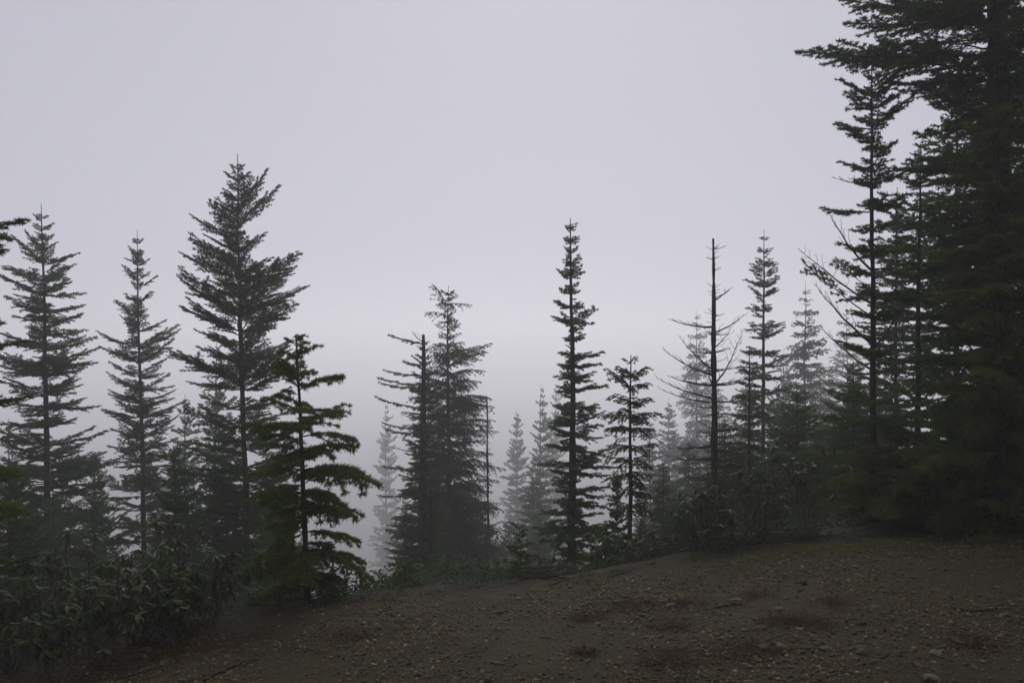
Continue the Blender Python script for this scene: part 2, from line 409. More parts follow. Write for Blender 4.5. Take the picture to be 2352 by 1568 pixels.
    for i, (p, az, e, L, sty) in enumerate(jobs):
        lo_ = 0 if i < 290 else 1
        key, (w, nn), sc = lib(L, sty, lo_, rg.randrange(9))
        mt = bmatrix(p, az, e, rg.gauss(0, .16), sc)
        if lo_ == 0:
            wm, nm = lib_mesh(key)
            bo = link('branch', wm, root, mt)
            if nm: link('foliage', nm, bo)
        else:
            A = np.array(mt)
            bagw.add(w[0] @ A[:3, :3].T + A[:3, 3], w[1])
            if nn: bagn.add(nn[0] @ A[:3, :3].T + A[:3, 3], nn[1])
    if bagn.n:
        tag(link('inner_foliage', bagn.mesh('inner_foliage', M[STY[style]['m']]), root), kind='stuff')
        tag(link('inner_twigs', bagw.mesh('inner_twigs', M['twig']), root), kind='stuff')
    return root

# ------------------------------------------------------------------ the trees
G_L, G_R, G_F = 'firs standing left of the clearing', 'firs crowding the right side of the clearing', 'faint conifers deep in the fog'
conifer('fir_tree', 'fir with long level tiers and bare leader, beside the leftmost rhododendrons', 'fir', (94, 467), (116, 1230), 17,
        [(467, 3, 3), (500, 18, 20), (560, 42, 38), (600, 70, 62), (680, 100, 90), (760, 118, 105), (900, 140, 125), (1100, 165, 150), (1400, 175, 170)], tr=.17, whorl=.40, nper=8, el=(25, 8, -14), seed=1, fill=1.0, group=G_L)
conifer('fir_tree', 'slim open fir with gaps between its tufted tiers, between two fuller firs', 'fir', (314, 527), (334, 1235), 19,
        [(527, 3, 3), (560, 16, 16), (640, 50, 42), (720, 62, 60), (760, 70, 82), (850, 92, 95), (1000, 105, 105), (1300, 120, 130)], tr=.15, whorl=.44, nper=7, el=(40, 18, -8), seed=2, fill=.6, group=G_L)
conifer('fir_tree', 'tall broad fir with upswept boughs standing behind the yellow-green young fir', 'fir', (545, 352), (562, 1080), 15,
        [(352, 3, 3), (385, 14, 14), (440, 36, 36), (480, 52, 60), (540, 92, 92), (620, 140, 140), (700, 140, 158), (800, 158, 150), (950, 160, 150), (1250, 190, 170)], tr=.14, whorl=.33, nper=6, el=(36, 20, -8), seed=3, fill=.7, group=G_L)
conifer('fir_tree', 'young yellow-green fir with drooping sprays at the gravel edge', 'fir', (680, 768), (706, 1350), 7.5,
        [(768, 3, 3), (800, 18, 32), (850, 60, 75), (900, 84, 100), (950, 100, 145), (1060, 140, 185), (1200, 175, 195), (1310, 195, 235)], style='yellow', tr=.045, whorl=.185, nper=5, el=(42, 15, -8), seed=4, fill=.6)
conifer('fir_tree', 'dark bough-tipped fir reaching in past the leftmost rhododendrons', 'fir', (-190, -150), (-170, 1200), 6.2,
        [(-150, 3, 3), (100, 60, 60), (420, 130, 120), (520, 170, 190), (800, 180, 195), (1100, 190, 195), (1400, 200, 200)], style='fir', whorl=.34, tr=.09, seed=6, el=(40, 6, -14), extra=[(540, 46, 507, 0, 'fir'), (1080, 48, 1075, .1, 'yellow'), (1180, 50, 1165, -.1, 'yellow'), (820, 34, 800, 0, 'fir')])
conifer('fir_tree', 'narrow dark fir spire with a ragged one-sided crown above the brush pile', 'fir', (1310, 500), (1316, 1300), 13,
        [(500, 3, 3), (525, 11, 12), (575, 22, 36), (640, 32, 38), (700, 46, 24), (730, 56, 56), (770, 24, 46), (820, 36, 76), (870, 40, 88), (960, 52, 94), (1060, 88, 90), (1130, 66, 106), (1220, 86, 100), (1310, 76, 80)], tr=.12, whorl=.26, nper=8, el=(35, 8, -10), seed=13, fill=1.0, crown=1330)
conifer('fir_tree', 'small symmetrical fir on a straight thin stem, beside the dark spire', 'fir', (1449, 815), (1446, 1290), 11,
        [(815, 3, 3), (840, 16, 16), (885, 50, 46), (950, 66, 76), (1000, 62, 66), (1100, 66, 60), (1180, 50, 60)], style='hem', tr=.055, whorl=.23, nper=7, el=(48, 16, -8), seed=14, fill=.7, crown=1190)
conifer('fir_tree', 'layered fir with a bare leader behind the dead snag', 'fir', (1755, 527), (1750, 1000), 18,
        [(527, 3, 3), (560, 16, 16), (600, 36, 30), (650, 52, 55), (720, 58, 60), (770, 44, 62), (840, 60, 60), (1000, 80, 85)], tr=.12, whorl=.40, nper=7, el=(32, 4, -10), seed=19, fill=.7, group=G_R)
conifer('fir_tree', 'thin-topped young fir close against the right of the dead snag', 'fir', (1721, 800), (1722, 1050), 12.5,
        [(800, 3, 3), (830, 22, 16), (870, 36, 36), (950, 50, 50), (1100, 66, 66)], style='hem', tr=.06, whorl=.24, nper=5, el=(40, 15, -8), seed=20, fill=.4, group=G_R)
conifer('fir_tree', 'flat-topped fir with bare grey boughs on its lower trunk', 'fir', (2003, 150), (2003, 1010), 9.2,
        [(150, 3, 3), (185, 22, 20), (215, 80, 80), (300, 110, 120), (390, 112, 130), (465, 125, 130), (500, 40, 110), (700, 90, 130), (900, 100, 120), (1100, 120, 120)], tr=.065, whorl=.27, nper=5, el=(30, 10, -8), seed=21, fill=.5, crown=1000, dead=.28, group=G_R,
        extra=[(620, 1905, 485, .2, 'dead'), (700, 1850, 558, -.2, 'dead'), (730, 1842, 600, .1, 'sparse'), (790, 1875, 655, .2, 'dead'), (850, 1885, 745, 0, 'dead'), (640, 2070, 560, .2, 'dead'), (720, 2090, 640, .1, 'dead'), (800, 2075, 700, -.2, 'dead'), (665, 1925, 590, -.3, 'sparse')])
conifer('fir_tree', 'slender fir stem half hidden beside the huge dark trunk', 'fir', (2116, 330), (2110, 900), 10.6,
        [(330, 3, 3), (380, 40, 50), (500, 80, 100), (700, 100, 110), (900, 120, 120)], tr=.07, whorl=.30, nper=5, el=(30, 8, -8), seed=22, fill=.5, crown=1000, dead=.15, group=G_R)
conifer('fir_tree', 'huge black-trunked fir with wide boughs towering over the right of the clearing', 'fir', (2275, -900), (2292, 1150), 8.9,
        [(-900, 3, 3), (-500, 200, 200), (-100, 300, 300), (60, 330, 300), (100, 280, 300), (160, 200, 300), (350, 220, 260), (600, 215, 260), (800, 200, 250), (1200, 230, 260)], tr=.25, tip_r=.02, whorl=.26, nper=6, el=(25, 3, -10), seed=23, fill=1.4, crown=1080, dead=.05,
        extra=[(125, 1838, 95, -.1, 'fir'), (20, 1935, -5, .2, 'fir'), (45, 1950, 30, -.3, 'fir'), (175, 2040, 190, .2, 'fir'), (150, 1905, 118, .25, 'fir'), (380, 2030, 395, .3, 'fir'), (600, 2060, 610, -.4, 'fir')], group=G_R)
conifer('fir_tree', 'bushy green-tipped fir growing against the front of the huge trunk', 'fir', (2292, 235), (2300, 1000), 7.8,
        [(235, 3, 3), (280, 40, 40), (380, 80, 80), (600, 140, 140), (900, 160, 160), (1200, 190, 190)], style='yellow', matname='fir', tr=.06, whorl=.19, nper=6, el=(45, 15, -8), seed=24, fill=.8, group=G_R)
conifer('fir_tree', 'low spreading fir under the flat-topped fir, boughs sweeping to the moss', 'fir', (2085, 990), (2090, 1200), 8.9,
        [(990, 20, 20), (1040, 120, 120), (1090, 200, 190), (1150, 210, 220), (1240, 190, 220)], style='yellow', tr=.05, whorl=.11, nper=5, el=(25, 8, -4), seed=25, fill=.4, group=G_R)
conifer('fir_tree', 'low dark fir spreading at the foot of the huge trunk', 'fir', (2262, 880), (2262, 1200), 8.5,
        [(880, 10, 10), (960, 110, 100), (1060, 190, 180), (1200, 220, 220)], style='fir', tr=.06, whorl=.13, nper=5, el=(25, 8, -6), seed=26, fill=.4, group=G_R)
for k, (x, y, d, hw, lb) in enumerate([(2420, -100, 9.4, 190, 'tall fir at the far end of the dark thicket beside the huge trunk'), (2200, 120, 12.5, 150, 'dense fir filling the dark behind the huge trunk'),
        (2370, 300, 13, 170, 'bushy fir in the shade past the huge trunk'), (2060, 430, 14.5, 110, 'dim fir seen between the flat-topped fir and the slender stem'), (1960, 900, 12, 150, 'low tangled fir at the base of the flat-topped fir')]):
    conifer('fir_tree', lb, 'fir', (x, y), (x, 1000), d, [(y, 3, 3), (y + 60, hw * .3, hw * .3), (y + 300, hw, hw), (1300, hw * 1.2, hw * 1.2)], lod=1, whorl=.30, nper=6, el=(35, 5, -8), seed=60 + k, fill=1.2, dead=.1, group=G_R)

conifer('hemlock_tree', 'dense nodding-topped hemlock pressed against the broken-topped trunk', 'hemlock', (1030, 655), (1030, 1300), 20,
        [(655, 3, 3), (670, 14, 12), (690, 12, 22), (715, 24, 12), (760, 22, 28), (800, 32, 46), (835, 56, 84), (920, 74, 92), (1050, 92, 105), (1160, 108, 128), (1300, 118, 135)], style='hem', lod=0, tr=.17, whorl=.24, nper=10, el=(45, 14, -4), seed=9, fill=1.3,
        extra=[(705, 992, 652, 0, 'hem'), (700, 1084, 700, 0, 'hem'), (722, 975, 718, .2, 'hem'), (1070, 1158, 1068, 0, 'hem')])
conifer('broken_top_tree', 'broken-topped conifer with long bare-based boughs sweeping to one side', 'conifer', (972, 768), (976, 1290), 17,
        [(768, 12, 14), (790, 20, 22), (850, 34, 34), (900, 36, 40), (1000, 36, 40), (1100, 60, 45), (1200, 80, 50), (1350, 100, 60)], style='fir', lod=0, tr=.19, tip_r=.042, whorl=.22, nper=10, el=(20, 4, -4), seed=8, fill=1.2,
        extra=[(788, 893, 768, 0, 'narrow'), (862, 878, 855, .3, 'narrow'), (882, 865, 868, -.2, 'narrow'), (890, 866, 884, .3, 'narrow'), (938, 860, 912, 0, 'narrow'), (985, 876, 972, .2, 'narrow'), (1000, 885, 985, -.3, 'narrow'), (1040, 884, 1022, .2, 'dead'), (840, 925, 828, -.2, 'narrow'), (786, 945, 762, .4, 'dead'), (1130, 870, 1140, 0, 'narrow'), (1080, 880, 1075, .3, 'sparse')])
far = [('fir_tree', 'fir', 'pale ghostly fir deepest in the fog beside the broken-topped conifer', 885, 918, 98, 42, 'fir'),
       ('fir_tree', 'fir', 'grey slim-tipped fir alone in the foggy gap beside the dead pole', 1185, 937, 66, 46, 'fir'),
       ('fir_tree', 'fir', 'grey fir in the fog just behind the dark narrow spire', 1243, 878, 51, 44, 'fir'),
       ('fir_tree', 'fir', 'very pale fir almost lost behind the dark narrow spire', 1277, 872, 92, 44, 'fir'),
       ('fir_tree', 'fir', 'pale feathery fir in the fog behind the dead snag', 1600, 705, 62, 62, 'hem'),
       ('fir_tree', 'fir', 'faint low fir between the small symmetrical fir and the snag', 1535, 915, 50, 56, 'fir'),
       ('hemlock_tree', 'hemlock', 'pointed grey hemlock between the layered fir and the flat-topped fir', 1850, 645, 32, 80, 'hem'),
       ('hemlock_tree', 'hemlock', 'pale thin-topped hemlock behind the bare grey boughs', 1943, 700, 54, 70, 'hem'),
       ('fir_tree', 'fir', 'short grey fir in the fog behind the tall broad fir', 497, 775, 27, 60, 'fir'),
       ('fir_tree', 'fir', 'dim fir filling the gap between the slim open fir and the tall broad fir', 425, 905, 24, 80, 'fir'),
       ('fir_tree', 'fir', 'low dim fir behind the young yellow-green fir', 610, 960, 22, 95, 'fir'),
       ('fir_tree', 'fir', 'dim fir behind the tiers of the leftmost fir', 215, 1040, 26, 70, 'fir'),
       ('fir_tree', 'fir', 'short dim fir among the leftmost trunks', 20, 960, 26, 80, 'fir'),
       ('fir_tree', 'fir', 'dim young fir at the foot of the nodding hemlock', 1085, 1120, 25, 70, 'fir'),
       ('fir_tree', 'fir', 'dim young fir under the broken-topped conifer', 925, 1130, 24, 66, 'fir'),
       ('fir_tree', 'fir', 'low grey fir in the foggy dip beyond the brush pile', 1160, 1190, 27, 70, 'fir'),
       ('fir_tree', 'fir', 'low grey fir beside the foot of the dark spire', 1235, 1150, 24, 56, 'fir'),
       ('fir_tree', 'fir', 'dim young fir behind the small symmetrical fir', 1522, 1060, 15, 66, 'hem'),
       ('fir_tree', 'fir', 'dim fir low behind the bare boughs of the snag', 1580, 1000, 21, 80, 'hem'),
       ('fir_tree', 'fir', 'dim fir behind the right-hand rhododendrons', 1800, 940, 19, 95, 'fir'),
       ('fir_tree', 'fir', 'low dim fir between snag and layered fir', 1680, 1010, 17, 90, 'fir'),
       ('fir_tree', 'fir', 'dim fir below the pointed grey hemlock', 1900, 960, 22, 90, 'fir'),
       ('fir_tree', 'fir', 'shadowy low fir behind the bare whip-thin sapling stem', 1000, 1120, 19, 90, 'fir'),
       ('fir_tree', 'fir', 'shadowy fir under the tall broad fir', 520, 1040, 15.5, 130, 'fir'),
       ('fir_tree', 'fir', 'shadowy fir between the leftmost fir and the slim open fir', 215, 1090, 16, 110, 'fir'),
       ('fir_tree', 'fir', 'shadowy low fir behind the tall rhododendron', 120, 1120, 15, 120, 'fir'),
       ('fir_tree', 'fir', 'shadowy fir beside the skirt of the young fir', 640, 1130, 12.5, 120, 'fir'),
       ('fir_tree', 'fir', 'shadowy low fir behind the tallest leggy rhododendron', 1740, 1060, 13.5, 130, 'fir'),
       ('fir_tree', 'fir', 'shadowy low fir behind the sparse rhododendron', 1880, 1000, 12.5, 120, 'fir'),
       ('fir_tree', 'fir', 'shadowy low fir behind the wide tangle of dead boughs', 1560, 1130, 13, 90, 'hem'),
       ('fir_tree', 'fir', 'shadowy low fir at the foot of the small symmetrical fir', 1470, 1190, 12.5, 70, 'fir'),
       ('fir_tree', 'fir', 'shadowy dense fir between the thin-topped young fir and the flat-topped fir', 1830, 880, 13.5, 130, 'fir'),
       ('fir_tree', 'fir', 'shadowy dense fir behind the low sweeping boughs', 1960, 830, 12.5, 140, 'fir'),
       ('fir_tree', 'fir', 'shadowy dense fir left of the thin-topped young fir', 1665, 960, 13.5, 100, 'hem'),
       ('fir_tree', 'fir', 'shadowy dense fir behind the broad-leaved rhododendron', 400, 1020, 14, 120, 'fir'),
       ('fir_tree', 'fir', 'shadowy dense fir behind the farthest rhododendron', 20, 1080, 12, 130, 'fir'),
       ('fir_tree', 'fir', 'pale fir in the fog just right of the small symmetrical fir', 1492, 960, 36, 62, 'fir'),
       ('fir_tree', 'fir', 'pale fir in the fog against the trunk of the dead snag', 1650, 880, 44, 66, 'hem'),
       ('fir_tree', 'fir', 'pale fir in the fog between the snag and the layered fir', 1712, 850, 36, 66, 'fir'),
       ('fir_tree', 'fir', 'pale fir in the fog beside the pointed grey hemlock', 1800, 800, 46, 60, 'fir'),
       ('fir_tree', 'fir', 'pale fir in the fog below the thin-topped hemlock', 1905, 830, 38, 70, 'fir'),
       ('fir_tree', 'fir', 'grey young fir in the fog at the left skirt of the dark spire', 1225, 1040, 30, 60, 'fir'),
       ('fir_tree', 'fir', 'grey fir filling the fog under the flat-topped fir', 2010, 850, 20, 120, 'fir'),
       ('fir_tree', 'fir', 'shadowy fir at the feet of the fir in the foggy gap', 1115, 1200, 20, 60, 'fir')]
for k, (nm, ct, lb, x, y, d, hw, sty) in enumerate(far):
    conifer(nm, lb, ct, (x, y), (x + 2, 1250), d, [(y, 2, 2), (y + 40, hw * .35, hw * .32), (y + 130, hw * .75, hw * .7), (y + 260, hw, hw), (1500, hw * 1.3, hw * 1.3)], style=sty, lod=2 if d > 39 else 1,
            whorl=.8 if d > 60 else .55 if d > 35 else .34, nper=12 if 'shadowy' in lb else 11, el=(35, 8, -10), seed=100 + k, fill=1.0, group=G_F if d > 20 else None)

conifer('dead_tree', 'bare broken-topped dead snag with upcurved grey boughs', 'dead tree', (1638, 548), (1643, 1230), 10,
        [(548, 6, 6), (640, 12, 10), (700, 20, 22), (830, 60, 50), (900, 110, 90), (1000, 120, 100), (1150, 110, 100)], style='dead', tr=.075, tip_r=.013, whorl=.20, nper=5, el=(15, 4, -10), seed=18, crown=1130, bark_m='deadwood', fill=.8,
        extra=[(750, 1534, 733, 0, 'dead'), (572, 1668, 566, 0, 'dead'), (690, 1678, 663, .1, 'dead'), (862, 1522, 800, -.1, 'dead'), (915, 1512, 868, .2, 'dead'), (765, 1712, 725, 0, 'dead'), (850, 1560, 770, .3, 'dead'), (880, 1700, 760, .1, 'dead'), (800, 1685, 745, -.2, 'dead')])
conifer('dead_tree', 'thin bare dead pole with short stubs beside the nodding hemlock', 'dead tree', (1118, 910), (1122, 1250), 19,
        [(910, 4, 4), (1000, 8, 9), (1250, 12, 14)], style='dead', tr=.06, tip_r=.02, whorl=.22, nper=3, seed=10, bark_m='deadwood', crown=1250, el=(20, 10, -10))
conifer('dead_tree', 'bare whip-thin sapling stem in front of the broken-topped conifer', 'dead tree', (991, 1140), (988, 1330), 9.5,
        [(1140, 5, 5), (1330, 9, 9)], style='dead', tr=.012, tip_r=.003, whorl=.3, nper=2, seed=12, bark_m='deadwood', el=(40, 30, 20))
G_S = 'fir saplings along the gravel edge'
for k, (x, y, fy, d, hw, sty, lb) in enumerate([
        (1417, 1090, 1255, 9.6, 42, 'fir', 'small dark sapling between the spire and the small symmetrical fir'), (1194, 1213, 1315, 8.6, 46, 'yellow', 'tiny fir sapling standing in the brush pile'),
        (395, 1330, 1400, 6.6, 60, 'yellow', 'knee-high yellow-green sapling in front of the leaning rhododendrons'), (930, 1300, 1345, 8.0, 50, 'yellow', 'low yellow-green sapling at the skirt of the young fir'),
        (1370, 1215, 1290, 9.4, 46, 'hem', 'squat little sapling at the foot of the dark spire'), (1640, 1090, 1250, 9.6, 46, 'hem', 'wispy sapling at the foot of the dead snag')]):
    conifer('fir_sapling', lb, 'sapling', (x, y), (x + 3, fy), d, [(y, 2, 2), (y + (fy - y) * .3, hw * .4, hw * .4), (fy, hw, hw)], style=sty, tr=.012, tip_r=.002, whorl=.075, nper=5, el=(45, 20, 0), seed=140 + k, fill=.4, group=G_S)

# ------------------------------------------------------------------ rhododendrons
def leaf_mesh(seed):
    rg = random.Random(seed); V, Fc = [], []
    n = 5
    for i in range(n + 1):
        u = i / n; w = .0135 * math.sin(math.pi * min(1, u * .93 + .07)) ** .8 + .0008
        zc = -.03 * u ** 2 * rg.uniform(.8, 1.2); e = .35 + rg.uniform(-.1, .1)
        V += [(u * .10, -w, zc + e * w), (u * .10, 0, zc), (u * .10, w, zc + e * w)]
    for i in range(n):
        a = i * 3; Fc += [(a, a + 1, a + 4, a + 3), (a + 1, a + 2, a + 5, a + 4)]
    return mesh_from('leaf', np.array(V), np.array(Fc), M['leaf'], True)
LEAF = [leaf_mesh(i) for i in range(5)]
def rhododendron(label, px, py_top, d, spread_px, stems, seed, group, leaning=0, leafy=1.0):
    rg = random.Random(seed); x = (px - 1176) / F * d
    z0 = H(x, d); top = at(px, py_top, d).z; Hh = max(.35, top - z0); sp = spread_px / F * d
    root = link('rhododendron_shrub', None, loc=(x, d, z0)); tag(root, label, 'rhododendron', group)
    nleaf = 0
    for sidx in range(stems):
        az = rg.random() * 6.283; rr = sp * rg.uniform(.25, 1); hh = Hh * rg.uniform(.55, 1.0)
        tx, ty = math.cos(az) * rr + leaning * hh, math.sin(az) * rr * .7
        n = 7; pts = []
        for i in range(n):
            u = i / (n - 1)
            pts.append((tx * u ** .8 + rg.gauss(0, .018) * (u > 0), ty * u ** .8 + rg.gauss(0, .018) * (u > 0), -.03 + (hh + .03) * u ** 1.25))
        bag = Bag(); bag.add(*tube(pts, np.linspace(.011, .005, n), 5, False))
        tips = [np.array(pts[-1])]
        for q_ in range(rg.choice([2, 2, 3])):
            k = rg.randrange(3, n - 1); a = np.array(pts[k]); e = a + np.array([rg.gauss(0, .13), rg.gauss(0, .11), rg.uniform(.08, .24)])
            md = (a + e) / 2 + np.array([rg.gauss(0, .02), rg.gauss(0, .02), -.02])
            bag.add(*tube([a, md, e], [.006, .005, .004], 4, False)); tips.append(e)
        link('stem', bag.mesh('stem', M['stem'], True), root)
        for tpt in tips:
            if rg.random() > leafy: continue
            a0 = rg.random() * 6; kk = rg.choice([6, 7, 8, 9])
            for j in range(kk):
                if nleaf >= 290: break
                nleaf += 1
                mt = Matrix.Translation(Vector(tpt) + Vector((0, 0, rg.uniform(-.025, .005)))) @ Matrix.Rotation(a0 + j * 2.4 + rg.gauss(0, .2), 4, 'Z') @ Matrix.Rotation(R(rg.gauss(14, 24)), 4, 'Y') @ Matrix.Rotation(rg.gauss(0, .25), 4, 'X') @ Matrix.Scale(rg.uniform(.5, 1.3), 4)
                link('leaf', rg.choice(LEAF), root, mt)
G_RL, G_RR = 'rhododendrons left of the clearing', 'leggy rhododendrons right of the snag'
for k, (px, py, d, sp, st, ln_, lb) in enumerate([
        (30, 1300, 5.9, 95, 13, 0, 'dark rhododendron farthest from the gravel, under the dark bough tips'), (165, 1215, 6.5, 100, 13, 0, 'tall rhododendron below the leftmost fir trunk'),
        (235, 1330, 5.9, 90, 13, 0, 'low dense rhododendron crowded between taller ones'), (320, 1250, 6.4, 85, 13, 0, 'broad-leaved rhododendron in the middle of the left-hand thicket'),
        (375, 1190, 6.9, 50, 7, .08, 'leggy rhododendron rising highest, below the slim open fir'), (480, 1265, 6.8, 80, 10, 0, 'rhododendron touching the skirt of the young fir'),
        (120, 1410, 5.5, 90, 9, 0, 'low rhododendron over the shaded ground cover'), (400, 1350, 6.3, 60, 8, 0, 'small rhododendron at the gravel edge below the thicket')]):
    rhododendron(lb, px, py, d, sp, st, 300 + k, G_RL, ln_)
for k, (px, py, d, sp, st, ln_, lf, lb) in enumerate([
        (1600, 1130, 8.3, 75, 9, -.05, .9, 'yellowish rhododendron at the foot of the dead snag'), (1745, 1010, 8.7, 100, 11, 0, .85, 'tallest leggy rhododendron with bare crooked stems'),
        (1860, 1015, 8.6, 70, 8, .05, .8, 'sparse rhododendron beside the sweeping low fir boughs'), (1690, 1110, 8.3, 110, 9, .1, .6, 'mostly bare sprawling rhododendron at the gravel edge'),
        (1400, 1240, 8.4, 60, 7, 0, .9, 'little rhododendron below the small symmetrical fir'), (1640, 1200, 8.1, 50, 5, 0, 1, 'drooping leafy rhododendron clump low in front of the snag'),
        (2230, 1130, 8.1, 90, 6, 0, .8, 'shaded rhododendron under the huge trunk')]):
    rhododendron(lb, px, py, d, sp, st, 330 + k, G_RR, ln_, lf)

# ------------------------------------------------------------------ clearing floor: gravel, stones, litter
rng = np.random.default_rng(5)
PHI = (1 + 5 ** .5) / 2
ICO = np.array([(-1, PHI, 0), (1, PHI, 0), (-1, -PHI, 0), (1, -PHI, 0), (0, -1, PHI), (0, 1, PHI), (0, -1, -PHI), (0, 1, -PHI), (PHI, 0, -1), (PHI, 0, 1), (-PHI, 0, -1), (-PHI, 0, 1)]) / 1.902
ICF = np.array([(0, 11, 5), (0, 5, 1), (0, 1, 7), (0, 7, 10), (0, 10, 11), (1, 5, 9), (5, 11, 4), (11, 10, 2), (10, 7, 6), (7, 1, 8), (3, 9, 4), (3, 4, 2), (3, 2, 6), (3, 6, 8), (3, 8, 9), (4, 9, 5), (2, 4, 11), (6, 2, 10), (8, 6, 7), (9, 8, 1)])
OCT = np.array([(1, 0, 0), (-1, 0, 0), (0, 1, 0), (0, -1, 0), (0, 0, 1), (0, 0, -1.)]); OCF = np.array([(0, 2, 4), (2, 1, 4), (1, 3, 4), (3, 0, 4), (2, 0, 5), (1, 2, 5), (3, 1, 5), (0, 3, 5)])
def floor_points(n, x0=-4.2, x1=6.5, y0=2.4, y1=8.3, inside=True):
    out = []
    got = 0
    while got < n:
        x = rng.uniform(x0, x1, n); y = rng.uniform(y0, y1, n)
        dens = np.clip(.6 + .5 * np.sin(1.3 * x + 2 * y) * np.sin(2.2 * x - y), .15, 1)
        k = (past(x, y) < rng.normal(-.05, .12, n)) & (np.abs(x) < .70 * y + .5) & (rng.random(n) < dens) if inside else np.ones(n, bool)
        out.append(np.stack([x[k], y[k]], 1)); got += k.sum()
    return np.vstack(out)[:n]
def scatter(n, base, faces, smin, smax, jit):
    p = floor_points(n); sz = smin * (smax / smin) ** (rng.random(n) ** 2.2)
    a = rng.random(n) * 6.283; sc = np.stack([sz * rng.uniform(.8, 1.3, n), sz * rng.uniform(.6, 1.0, n), sz * rng.uniform(.35, .7, n)], 1) * .5
    V = base[None] * (1 + rng.normal(0, jit, (n, len(base), 1))) * sc[:, None]
    tl = rng.normal(0, .25, n); V = np.stack([V[..., 0], V[..., 1], V[..., 2] + V[..., 0] * tl[:, None]], -1)
    c, s_ = np.cos(a)[:, None], np.sin(a)[:, None]
    z = height(p[:, 0], p[:, 1]) + sc[:, 2] * .3
    V = np.stack([V[..., 0] * c - V[..., 1] * s_ + p[:, :1], V[..., 0] * s_ + V[..., 1] * c + p[:, 1:], V[..., 2] + z[:, None]], -1)
    return V.reshape(-1, 3), (faces[None] + np.arange(n)[:, None, None] * len(base)).reshape(-1, 3)
bag = Bag(); bag.add(*scatter(24000, ICO, ICF, .012, .040, .18)); bag.add(*scatter(62000, OCT, OCF, .007, .016, .22))
tag(link('gravel', bag.mesh('gravel', M['gravel'])), 'fine brown gravel strewn over the bare clearing', 'gravel', kind='stuff')

import bmesh
def stone_mesh(seed, m, flat):
    r = np.random.default_rng(seed); bm = bmesh.new(); bmesh.ops.create_icosphere(bm, subdivisions=2, radius=.5)
    ph = r.normal(size=(5, 3)) * 3
    cuts = [(q_ / np.linalg.norm(q_), r.uniform(.26, .40)) for q_ in r.normal(size=(9, 3))]
    for v in bm.verts:
        c = np.array(v.co); k = 1 + .10 * sum(math.sin(float(c @ p) * 2 + i) for i, p in enumerate(ph)) / 1.6 + r.normal(0, .025)
        for nrm, off in cuts:
            e = float(c @ nrm) * k - off
            if e > 0: c = c - nrm * e
        v.co = Vector((c[0] * k * 1.2, c[1] * k * .85, c[2] * k * 1.1 * flat))
    me = bpy.data.meshes.new('stone'); bm.to_mesh(me); bm.free(); me.materials.append(m); return me
SM = [stone_mesh(i, M['stone'], .55 + .1 * (i % 3)) for i in range(7)]
def put_stone(x, y, s, me, label, group, z=0):
    o = link('stone', me); o.location = (x, y, H(x, y) + s * .10 + z)
    o.rotation_euler = (rnd.gauss(0, .12), rnd.gauss(0, .12), rnd.random() * 6.28); o.scale = (s, s, s)
    tag(o, label, 'stone', group); return o
def floor_at(px, py):
    lo, hi = 1.5, 9.5
    best = None
    for i in range(400):
        d = 1.5 + i * .02; p = at(px, py, d)
        if p.z <= H(p.x, d): return p.x, d
    return (px - 1176) / F * 7.3, 7.3
pts = floor_points(230, -3.4, 5.2, 3.3, 7.9)
for (x, y) in pts:
    s = .032 * (2.6 ** (rnd.random() ** 2.4))
    put_stone(float(x), float(y), s, rnd.choice(SM), 'small brown stone half set in the gravel of the clearing', 'small stones scattered over the gravel')
FL = [stone_mesh(40 + i, M['pale'], .5) for i in range(4)]
for k, (px, py, s) in enumerate([(1690, 1386, .15), (1545, 1395, .12), (1235, 1382, .05), (1790, 1402, .09), (2205, 1480, .08), (1900, 1493, .08), (2150, 1505, .10), (1108, 1545, .05), (1085, 1395, .05), (2070, 1440, .06), (2290, 1350, .07), (640, 1440, .05)]):
    x, y = floor_at(px, py); put_stone(x, y, s * .85, FL[k % 4], 'flat pale stone lying on the brown gravel', 'flat pale stones on the gravel')
for k, (px, py, s) in enumerate([(1795, 1490, .08), (595, 1440, .06), (1980, 1500, .07), (2140, 1560, .09), (905, 1480, .05)]):
    x, y = floor_at(px, py); put_stone(x, y, s, SM[k], 'rounded tan stone bigger than the pebbles around it', 'rounded tan stones on the gravel')

